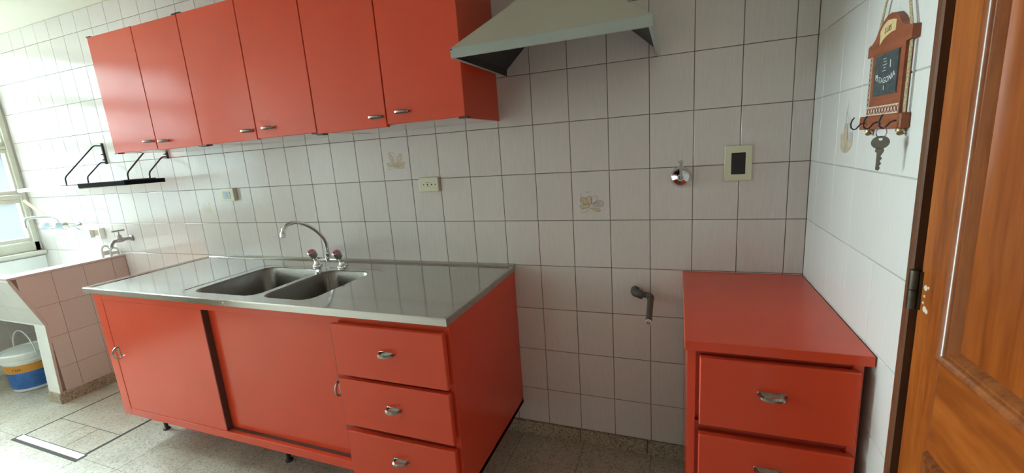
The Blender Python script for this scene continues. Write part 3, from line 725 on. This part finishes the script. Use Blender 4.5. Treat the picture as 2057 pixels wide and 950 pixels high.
bm = B(); tube(bm, [(-0.032, -0.040, 0.748), (-0.012, -0.041, 0.747), (-0.003, -0.045, 0.746), (0.003, -0.055, 0.744), (0.0045, -0.072, 0.740)], [0.0115, 0.0115, 0.0135, 0.0140, 0.0135], 14); obj('angle_fitting', bm, 'rust', o, smooth=True)
PD = Vector((0.0045, -0.205, 0.700)); PS = Vector((0.0045, -0.065, 0.742)); ax = (PD - PS).normalized()
bm = B(); lathe(bm, PS, ax, [(0.0125, 0), (0.0115, 0.012), (0.0115, (PD - PS).length), (0.0085, (PD - PS).length), (0.0085, (PD - PS).length - 0.03), (0, (PD - PS).length - 0.03)], 16); obj('outlet_pipe', bm, 'rust', o, smooth=True)
bm = B(); lathe(bm, PD, ax, [(0.0121, -0.004), (0.0121, 0.0008), (0.0088, 0.0008), (0.0086, -0.004)], 18); tag(obj('pale_rim', bm, 'white', o, smooth=True), 'pale worn pipe rim')

# ------------------------------------------------------------------ wall shelf with wire brackets
sh = empty('wall_shelf', (-3.1, 0, 1.30), 'thin shelf hung from black wire brackets beside the window', 'shelf')
bm = B(); box(bm, -3.90, -3.2005, -0.262, -0.05, 1.296, 1.318, 0.002); obj('white_board', bm, 'white', sh)
bm = B(); box(bm, -3.200, -2.745, -0.266, -0.06, 1.303, 1.327, 0.002); tag(obj('black_tray', bm, 'matte_black', sh), 'black metal tray')
for x in (-3.39, -2.77):
    z = 0.0 if x < -3 else 0.006
    bm = B(); box(bm, x - 0.006, x + 0.006, -0.012, 0.0003, 1.438, 1.572, 0.002)
    for zz in (1.50, 1.465): box(bm, x - 0.009, x + 0.004, -0.020, -0.010, zz - .004, zz + .004)
    p = obj('wall_plate', bm, 'black_metal', sh)
    for pts in ([(-.001, 1.555), (-.045, 1.556), (-.058, 1.548), (-.222, 1.377), (-.230, 1.362), (-.231, 1.322 + z)], [(-.001, 1.449), (-.032, 1.449), (-.042, 1.443), (-.117, 1.368), (-.122, 1.355), (-.124, 1.322 + z)]):
        bm = B(); tube(bm, [(x, a, b) for a, b in pts], 0.0042, 8); obj('wire_arm', bm, 'black_metal', sh, smooth=True)
    bm = B(); box(bm, x - 0.012, x + 0.012, -0.262, -0.10, 1.3175 + z * 1.7, 1.3225 + z * 1.7, 0.001); obj('foot_bar', bm, 'black_metal', sh)

# ------------------------------------------------------------------ laundry tub
TX0, TX1 = XL + 0.003, -3.45
tub = empty('laundry_tub', (-3.95, -0.25, 0), 'built-in tiled laundry tub under the window', 'tub')
side = [(-0.002, 0.0), (-0.002, 0.825), (-0.572, 0.825), (-0.572, 0.805), (-0.478, 0.505), (-0.500, 0.066), (-0.500, 0.0)]
bm = B(); prism(bm, side, lambda p: (TX1 - 0.0022, p[0], p[1]), lambda p: (TX1 - 0.13, p[0], p[1])); sidew = obj('side_wall', bm, 'enamel', tub)
bm = B(); prism(bm, [(-0.002, 0.07), (-0.002, 0.82), (-0.566, 0.82), (-0.566, 0.805), (-0.474, 0.505), (-0.494, 0.07)], lambda p: (TX1 - 0.0023, p[0], p[1]), lambda p: (TX1 - 0.0012, p[0], p[1])); obj('grout_bed', bm, 'grout_tub', tub)
# tiles on the side wall, clipped to the sloped front edge
def clip(poly, a, b, c):          # keep a*y+b*z<=c
    out = []
    for i in range(len(poly)):
        p, q = poly[i], poly[(i + 1) % len(poly)]; dp, dq = a * p[0] + b * p[1] - c, a * q[0] + b * q[1] - c
        if dp <= 0: out.append(p)
        if dp * dq < 0: t = dp / (dp - dq); out.append((p[0] + t * (q[0] - p[0]), p[1] + t * (q[1] - p[1])))
    return out
def edge_y(z): return -0.572 + (0.805 - z) / 0.30 * 0.094 if z > 0.505 else -0.478 - (0.505 - z) / 0.439 * 0.022
jy = [-0.002, -0.0815, -0.234, -0.387, -0.54]; jz = [0.070, 0.222, 0.422, 0.622, 0.815]
def tub_piece(bm, poly):
    if len(poly) >= 3: prism(bm, poly, lambda p: (TX1 - 0.0024, p[0], p[1]), lambda p: (TX1, p[0], p[1]))
for i in range(4):
    for j in range(4):
        g = 0.0012; y0, y1, z0, z1 = jy[i] - g, jy[i + 1] + g, jz[j] + g, jz[j + 1] - g
        bm = B()
        if z1 > 0.505:          # above the knee the front edge slopes outwards
            zl = max(z0, 0.505)
            tub_piece(bm, clip([(y0, zl), (y0, z1), (y1, z1), (y1, zl)], -1, -0.094 / 0.30, 0.558 - 0.805 * 0.094 / 0.30))
        if z0 < 0.505:          # below it the leg runs nearly upright
            zh = min(z1, 0.505)
            tub_piece(bm, clip([(y0, z0), (y0, zh), (y1, zh), (y1, z0)], -1, -0.0, 0.470))
        if len(bm.faces): obj('tile', bm, 'tile_tub', tub)
        else: bm.free()
bm = B(); prism(bm, [(-0.002, 0.817), (-0.002, 0.828), (-0.576, 0.828), (-0.576, 0.815), (-0.560, 0.815)], lambda p: (TX1 + 0.0015, p[0], p[1]), lambda p: (TX1 - 0.134, p[0], p[1])); obj('rim', bm, 'tile_tub', tub)
bm = B(); prism(bm, [(-0.560, 0.812), (-0.466, 0.505), (-0.488, 0.068), (-0.500, 0.068), (-0.480, 0.505), (-0.574, 0.812)], lambda p: (TX1 - 0.001, p[0], p[1]), lambda p: (TX1 + 0.001, p[0], p[1])); obj('edge_strip', bm, 'tile_tub', tub)
# front apron, sloping in towards the bottom, with tiles
n_ = Vector((0, -0.30, -0.094)).normalized()
ap = [(-0.572, 0.826), (-0.572, 0.805), (-0.478, 0.505), (-0.440, 0.505), (-0.500, 0.805), (-0.500, 0.826)]
bm = B(); prism(bm, ap, lambda p: (TX0, p[0], p[1]), lambda p: (TX1 - 0.128, p[0], p[1])); obj('front_apron', bm, 'enamel', tub)
def apron_tile(xa, xb, ta, tb):
    def P(x, t, d): y, z = -0.572 + 0.094 * t, 0.805 - 0.30 * t; return Vector((x, y, z)) + n_ * d
    bm = B(); q = [(xa + .001, ta + .004), (xb - .001, ta + .004), (xb - .001, tb - .004), (xa + .001, tb - .004)]
    prism(bm, q, lambda p: P(p[0], p[1], -0.001), lambda p: P(p[0], p[1], 0.002)); obj('apron_tile', bm, 'tile_apron', tub)
xx = TX1 - 0.002
while xx > TX0 + 0.05:
    xa = max(xx - 0.153, TX0); apron_tile(xa, xx, 0.0, 0.62); apron_tile(xa, xx, 0.62, 1.0); xx -= 0.153
bm = B(); box(bm, TX0, TX1 - 0.128, -0.478, -0.002, 0.495, 0.525); box(bm, TX0, TX0 + 0.012, -0.5, -0.002, 0.525, 0.80); obj('basin', bm, 'enamel', tub)
bm = B(); box(bm, TX1 - 0.132, TX1 + 0.012, -0.512, -0.014, 0.0, 0.066, 0.002); obj('plinth', bm, 'terra_dark', tub)

# wall mixer over the tub
mx = empty('laundry_mixer_tap', (-4.0, 0, 1.03), 'chrome wall mixer tap with pale blue knobs above the laundry tub', 'tap')
bm = B()
for x in (-4.075, -3.905):
    lathe(bm, (x, 0.0003, 1.030), (0, -1, 0), [(0.034, 0), (0.032, 0.008), (0.018, 0.016), (0.013, 0.02), (0.013, 0.062)], 18)
tube(bm, [(-4.085, -0.066, 1.030), (-3.895, -0.066, 1.030)], 0.015, 14)
obj('bridge', bm, 'chrome', mx, smooth=True)
for x in (-4.075, -3.905):
    bm = B(); lathe(bm, (x, -0.066, 1.03), (0, -0.85, 0.35), [(0.013, 0), (0.012, 0.03)], 12); st = obj('valve', bm, 'chrome', mx, smooth=True)
    bm = B(); lathe(bm, (x, -0.092, 1.041), (0, -0.85, 0.35), [(0.014, 0), (0.027, 0.006), (0.029, 0.03), (0.022, 0.042), (0, 0.044)], 8); obj('knob', bm, 'acrylic', mx)
bm = B(); tube(bm, [(-3.99, -0.066, 1.035), (-3.99, -0.075, 1.085), (-3.99, -0.10, 1.105), (-3.99, -0.20, 1.122), (-3.99, -0.226, 1.115), (-3.99, -0.236, 1.095), (-3.99, -0.236, 1.055)], 0.011, 12); obj('spout', bm, 'chrome', mx, smooth=True)
st = B(); a, b = Vector((-4.425, -0.045, 1.225)), Vector((-4.06, -0.058, 1.056)); tube(st, [a, b], 0.013, 4)
tag(obj('wooden_stick', st, 'stick', origin=b), 'flat tan stick leaning from the window frame onto the mixer tap', 'stick')
# soap dish
sd = empty('soap_dish', (-3.68, 0, 0.975), 'white ceramic soap dish on the tiled wall above the tub', 'dish')
bm = B()
box(bm, -3.745, -3.733, -0.032, 0.0003, 0.935, 1.012, 0.002); box(bm, -3.627, -3.615, -0.032, 0.0003, 0.935, 1.012, 0.002)
box(bm, -3.733, -3.627, -0.032, 0.0003, 0.935, 0.947, 0.002); box(bm, -3.733, -3.627, -0.032, 0.0003, 1.002, 1.012, 0.002)
obj('frame', bm, 'enamel', sd); bm = B(); box(bm, -3.735, -3.625, -0.006, 0.0003, 0.945, 1.004); obj('back_plate', bm, 'ribbon', sd)
bm = B(); box(bm, -3.685, -3.64, -0.030, -0.0065, 0.9465, 0.962, 0.006, 2); tag(obj('soap_bar', bm, 'enamel', origin=(-3.66, -0.025, 0.9465)), 'small white piece of soap inside the soap dish', 'soap')
# garden tap
gt = empty('hose_tap', (-3.322, 0, 0.942), 'small dull metal tap with a T handle over the tub rim', 'tap')
bm = B(); lathe(bm, (-3.322, 0.0003, 0.945), (0, -1, 0), [(0.022, 0), (0.02, 0.008), (0.011, 0.012), (0.011, 0.05), (0.016, 0.054), (0.016, 0.085), (0.011, 0.09)], 14)
tube(bm, [(-3.322, -0.085, 0.945), (-3.322, -0.105, 0.940), (-3.322, -0.120, 0.925), (-3.322, -0.126, 0.905)], [0.011, 0.011, 0.010, 0.011], 12)
obj('body', bm, 'chrome_dull', gt, smooth=True)
bm = B(); lathe(bm, (-3.322, -0.07, 0.955), (0, 0, 1), [(0.013, 0), (0.013, 0.02), (0.005, 0.025), (0.005, 0.052)], 12); tube(bm, [(-3.322, -0.105, 1.006), (-3.322, -0.035, 1.006)], 0.0055, 8); obj('handle', bm, 'chrome_dull', gt, smooth=True)
# hose hooks on the rim
for x, y, s, lab in ((-3.50, -0.075, 1.0, 'taller white plastic hose hook standing on the tub rim'), (-3.49, -0.035, 0.7, 'shorter white plastic hose hook standing on the tub rim under the tap')):
    h = 0.075 * s; pts = [(x, y - .022, 0.828)] + [(x, y + 0.022 * -math.cos(t), 0.828 + h * .6 + 0.03 * s * math.sin(t)) for t in [PI * k / 8 for k in range(9)]] + [(x, y + .022, 0.828)]
    hk = empty('hose_hook', (x, y, 0.828), lab, 'hook', 'hose hooks on the tub rim')
    bm = B(); tube(bm, pts, 0.0065, 8); obj('arch', bm, 'white', hk, smooth=True)
    bm = B(); box(bm, x - .004, x + .004, y - .018, y + .018, 0.828 + .012 * s, 0.828 + h * .55); obj('web', bm, 'enamel', hk)

# bucket
bk = empty('paint_bucket', (-3.99, -0.40, 0), 'lidded white paint bucket with orange and blue label under the tub', 'bucket')
C0 = (-3.99, -0.40, 0)
def rad(z): return 0.112 + 0.022 * z / 0.27
bm = B(); lathe(bm, C0, (0, 0, 1), [(0.10, 0.001), (rad(0), 0.004), (rad(.2), .2), (rad(.21) + .006, .205), (rad(.225) + .006, .218), (rad(.23), .222), (rad(.24) + .007, .232), (rad(.25) + .007, .245), (rad(.25), .25)], 32); obj('body', bm, 'white', bk, smooth=True)
bm = B(); lathe(bm, C0, (0, 0, 1), [(rad(.1), .244), (rad(.27) + .008, .245), (rad(.27) + .009, .262), (rad(.27) + .002, .268), (rad(.27) - .008, .264), (rad(.27) - .014, .259), (0, .258)], 32); obj('lid', bm, 'white', bk, smooth=True)
def band(nm, z0, z1, mat, a0, a1):
    bm = B(); n = 24; V = []
    for k in range(n + 1):
        t = a0 + (a1 - a0) * k / n
        V.append([bm.verts.new((C0[0] + (rad(z) + .0012) * math.cos(t), C0[1] + (rad(z) + .0012) * math.sin(t), z)) for z in (z0, z1)])
    for p, q in zip(V, V[1:]): bm.faces.new((p[0], q[0], q[1], p[1]))
    return obj(nm, bm, mat, bk, smooth=True)
lab_o = band('label_band', 0.138, 0.192, 'orange', -2.6, 0.9); band('label_band', 0.022, 0.137, 'blue', -2.25, 0.9)
def onb(u, v, z0): t = -0.95 + u / rad(z0); return (C0[0] + (rad(z0) + .0022) * math.cos(t), C0[1] + (rad(z0) + .0022) * math.sin(t), z0 + v)
text_mesh('MA', 0.034, lambda x, y: onb(x, y, 0.155), 'black', 'lettering', bk)
bm = B(); tube(bm, [(C0[0] + (rad(.24) + .010) * math.cos(PI + t * 0) * math.cos(t) * -1, C0[1] - 0.012 + 0.0 * t, 0.235 + 0.16 * math.sin(t)) for t in [PI * k / 20 for k in range(21)]], 0.0035, 8); obj('handle', bm, 'white', bk, smooth=True)

bm = B(); box(bm, -3.262, -2.640, -0.803, -0.754, -0.001, 0.0005); box(bm, -2.668, -2.654, -0.756, -0.03, -0.001, 0.0006); box(bm, -3.246, -3.239, -0.756, -0.03, -0.001, 0.0005)
tag(obj('dark_joint', bm, 'gap', floor), 'dirty dark joint around the patched floor bay')
# metal floor strip beside the tub
bm = B(); box(bm, -3.243, -2.655, -0.787, -0.756, -0.001, 0.0035, 0.001); tag(obj('threshold_strip', bm, 'alu', origin=(-2.95, -0.77, 0)), 'shiny white metal strip set in the terrazzo floor', 'metal strip')

# ------------------------------------------------------------------ key rack on the right wall
kr = empty('key_rack', (XR, -0.565, 1.45), 'carved brown wooden key rack with slate and rope beside the door', 'key rack')
XF, XB = 0.5065, XR - 0.0005
def pr2(bm, poly, x0=XF, x1=XB, mi=0): return prism(bm, poly, lambda p: (x0, p[0], p[1]), lambda p: (x1, p[0], p[1]), mi)
crown = [(-0.463, 1.496), (-0.463, 1.517), (-0.470, 1.522), (-0.482, 1.522), (-0.497, 1.530), (-0.512, 1.545), (-0.530, 1.559), (-0.550, 1.567), (-0.570, 1.569), (-0.588, 1.565), (-0.605, 1.554), (-0.620, 1.540), (-0.634, 1.532), (-0.648, 1.530), (-0.666, 1.526), (-0.666, 1.502), (-0.635, 1.500)]
bm = B(); pr2(bm, crown); obj('crown', bm, 'rackwood', kr)
bm = B(); pr2(bm, [(-0.483, 1.366), (-0.483, 1.498), (-0.645, 1.502), (-0.645, 1.366)], XF + .0002); obj('back_board', bm, 'rackwood', kr)
bm = B(); box(bm, XF - 0.004, XB, -0.458, -0.664, 1.337, 1.367, 0.002); obj('hook_rail', bm, 'rackwood', kr)
bm = B(); box(bm, XF - 0.0012, XF + .001, -0.511, -0.627, 1.407, 1.493); obj('slate_border', bm, 'nickel', kr)
bm = B(); box(bm, XF - 0.0018, XF, -0.5135, -0.6245, 1.4095, 1.4905); slate = obj('slate', bm, 'slate', kr)
xt = XF - 0.0022
txt = 'PATAGONIA'
def curved(x, y):
    t = x / 0.052; return (xt, -0.569 - x, 1.432 + 0.013 * t * t + y)
text_mesh(txt, 0.0165, curved, 'chalk', 'chalk_lettering', slate)
bm = B()
def chalk(pts, w):
    n = len(pts)
    for i in range(n - 1):
        a, b = pts[i], pts[i + 1]; dy, dz = b[0] - a[0], b[1] - a[1]; l = math.hypot(dy, dz); ny, nz = -dz / l * w / 2, dy / l * w / 2
        bm.faces.new([bm.verts.new((xt, p[0] + s * ny, p[1] + s * nz)) for p, s in ((a, 1), (b, 1), (b, -1), (a, -1))])
chalk([(-0.5905, 1.476), (-0.592, 1.461)], 0.003)
chalk([(-0.526, 1.449), (-0.534, 1.450)], 0.005); chalk([(-0.568, 1.427), (-0.569, 1.418)], 0.003)
for k in range(5): chalk([(-0.555 - 0.004 * (k % 2), 1.481 - k * .006), (-0.570 - 0.003 * (k % 3), 1.4815 - k * .006)], 0.0012)
tag(obj('chalk_drawing', bm, 'chalk', slate), kind='stuff')
# parchment label
bm = B(); lp = [(-0.527, 1.5415), (-0.540, 1.5515), (-0.560, 1.5565), (-0.585, 1.5540), (-0.600, 1.5500), (-0.5995, 1.5300), (-0.580, 1.5300), (-0.560, 1.5270), (-0.540, 1.5205), (-0.528, 1.5130)]
pr2(bm, lp, XF - 0.002, XF + .0002); pl = obj('parchment_label', bm, 'parch', kr)
text_mesh('LUIS', 0.0165, lambda x, y: (XF - 0.0025, -0.565 - x, 1.5335 + y - 0.10 * -x * -1 * -1 + 0.0), 'ink', 'lettering', pl)
# woven ribbons
def ribbon(y0, y1, z0, z1, horiz):
    bm = B(); box(bm, XF - 0.0012, XF + .0002, y0, y1, z0, z1); r = obj('woven_ribbon', bm, 'ribbon', kr)
    bm = B(); L = (y0 - y1) if horiz else (z1 - z0); wd = (z1 - z0) if horiz else (y0 - y1); n = max(3, int(L / (wd * 0.75))); st = L / n
    def q(u, v): return (XF - 0.0017, y0 - u, z0 + v) if horiz else (XF - 0.0017, y0 - v, z0 + u)
    for k in range(n):
        for s in (0, 1):
            v0, v1 = (wd * .14, wd * .86) if s == 0 else (wd * .86, wd * .14); e = st * .13
            bm.faces.new([bm.verts.new(q(*p)) for p in ((k * st, v0), (k * st + 2 * e, v0), ((k + 1) * st, v1), ((k + 1) * st - 2 * e, v1))])
    obj('zigzag', bm, 'ribbon_red', r)
ribbon(-0.486, -0.643, 1.3675, 1.3865, True); ribbon(-0.4845, -0.4975, 1.3870, 1.494, False)
# twine: hanging rope and side cords
bm = B()
for y, ya in ((-0.498, -0.548), (-0.650, -0.600)):
    for dy in (0.0, 0.006): tube(bm, [(XF + .003, y - dy, 1.528), (XF + .004, (y + ya) / 2 - dy * .6, 1.597), (XB - .004, ya * .35 + -0.574 * .65, 1.672)], 0.0016, 6)
for y in (-0.476, -0.654):
    for dy in (0.0, 0.005): tube(bm, [(XF + .004, y - dy, 1.500), (XF + .004, y - dy, 1.36)], 0.0016, 6)
obj('twine', bm, 'rope', kr)
bm = B(); lathe(bm, (XR + .0003, -0.574, 1.672), (-1, 0, 0), [(0.003, 0), (0.003, 0.012), (0.005, 0.013), (0, 0.014)], 10); obj('nail', bm, 'hinge', kr)
for y in (-0.495, -0.650):
    bm = B(); lathe(bm, (XF + .004, y, 1.338), (0, 0, -1), [(0.006, -.002), (0.008, .003), (0.008, .006), (0.004, .008), (0.007, .011), (0.004, .014), (0, .015)], 12); obj('brass_finial', bm, 'brass', kr, smooth=True)
for y in (-0.503, -0.577, -0.656):
    bm = B(); p = [(XF - .003 - d * .62, y, z) for d, z in ((0, 1.353), (.011, 1.3525), (.021, 1.350), (.027, 1.345), (.033, 1.340), (.041, 1.3395), (.048, 1.344), (.050, 1.352), (.046, 1.361), (.040, 1.366))]
    tube(bm, p, 0.0016, 8); hk = obj('hook', bm, 'black_metal', kr, smooth=True)
    bm = B(); lathe(bm, (XF - .004, y, 1.353), (-1, 0, 0), [(0.005, -.001), (0.0045, .002), (0, .003)], 10); obj('screw_collar', bm, 'brass', hk)
# key hanging on the hook nearest the door, turned to the room
KX, KY = XF - 0.0285, -0.656
ky = empty('key', (KX, KY, 1.30), 'old dull metal key hanging from the wooden key rack', 'key')
U = Vector((0.80, -0.60, 0)); V = Vector((0.60, 0.80, 0)); K0 = Vector((KX, KY, 0))
def kp(u, z, t): return K0 + U * u + V * t + Vector((0, 0, z))
bm = B(); tube(bm, [kp(0.0085 * math.sin(t), 1.3315 - 0.0105 * math.cos(t), 0) for t in [2 * PI * k / 20 for k in range(21)]], 0.0011, 6, cap=False); obj('ring', bm, 'chrome_dull', ky, smooth=True)
bm = B(); hole, outl = [], []
for k in range(24):
    t = 2 * PI * k / 24; outl.append((0.0150 * math.cos(t), 1.3120 + 0.0130 * math.sin(t))); hole.append((0.0036 * math.cos(t), 1.3185 + 0.0030 * math.sin(t)))
A = [[bm.verts.new(kp(p[0], p[1], x)) for p in L] for x in (-.001, .001) for L in (outl, hole)]
for i in range(24):
    j = (i + 1) % 24
    bm.faces.new((A[0][i], A[0][j], A[1][j], A[1][i])); bm.faces.new((A[2][i], A[2][j], A[3][j], A[3][i])); bm.faces.new((A[0][i], A[0][j], A[2][j], A[2][i])); bm.faces.new((A[1][i], A[1][j], A[3][j], A[3][i]))
obj('bow', bm, 'keymetal', ky)
bl = [(-0.0060, 1.301), (-0.0075, 1.295), (-0.0040, 1.291), (-0.0040, 1.258), (0.0006, 1.256), (0.0030, 1.261), (0.0012, 1.265), (0.0044, 1.270), (0.0016, 1.275), (0.0050, 1.280), (0.0022, 1.285), (0.0055, 1.291), (0.0075, 1.295), (0.0060, 1.301)]
bm = B(); prism(bm, bl, lambda p: kp(p[0], p[1], -.001), lambda p: kp(p[0], p[1], .001)); obj('blade', bm, 'keymetal', ky)
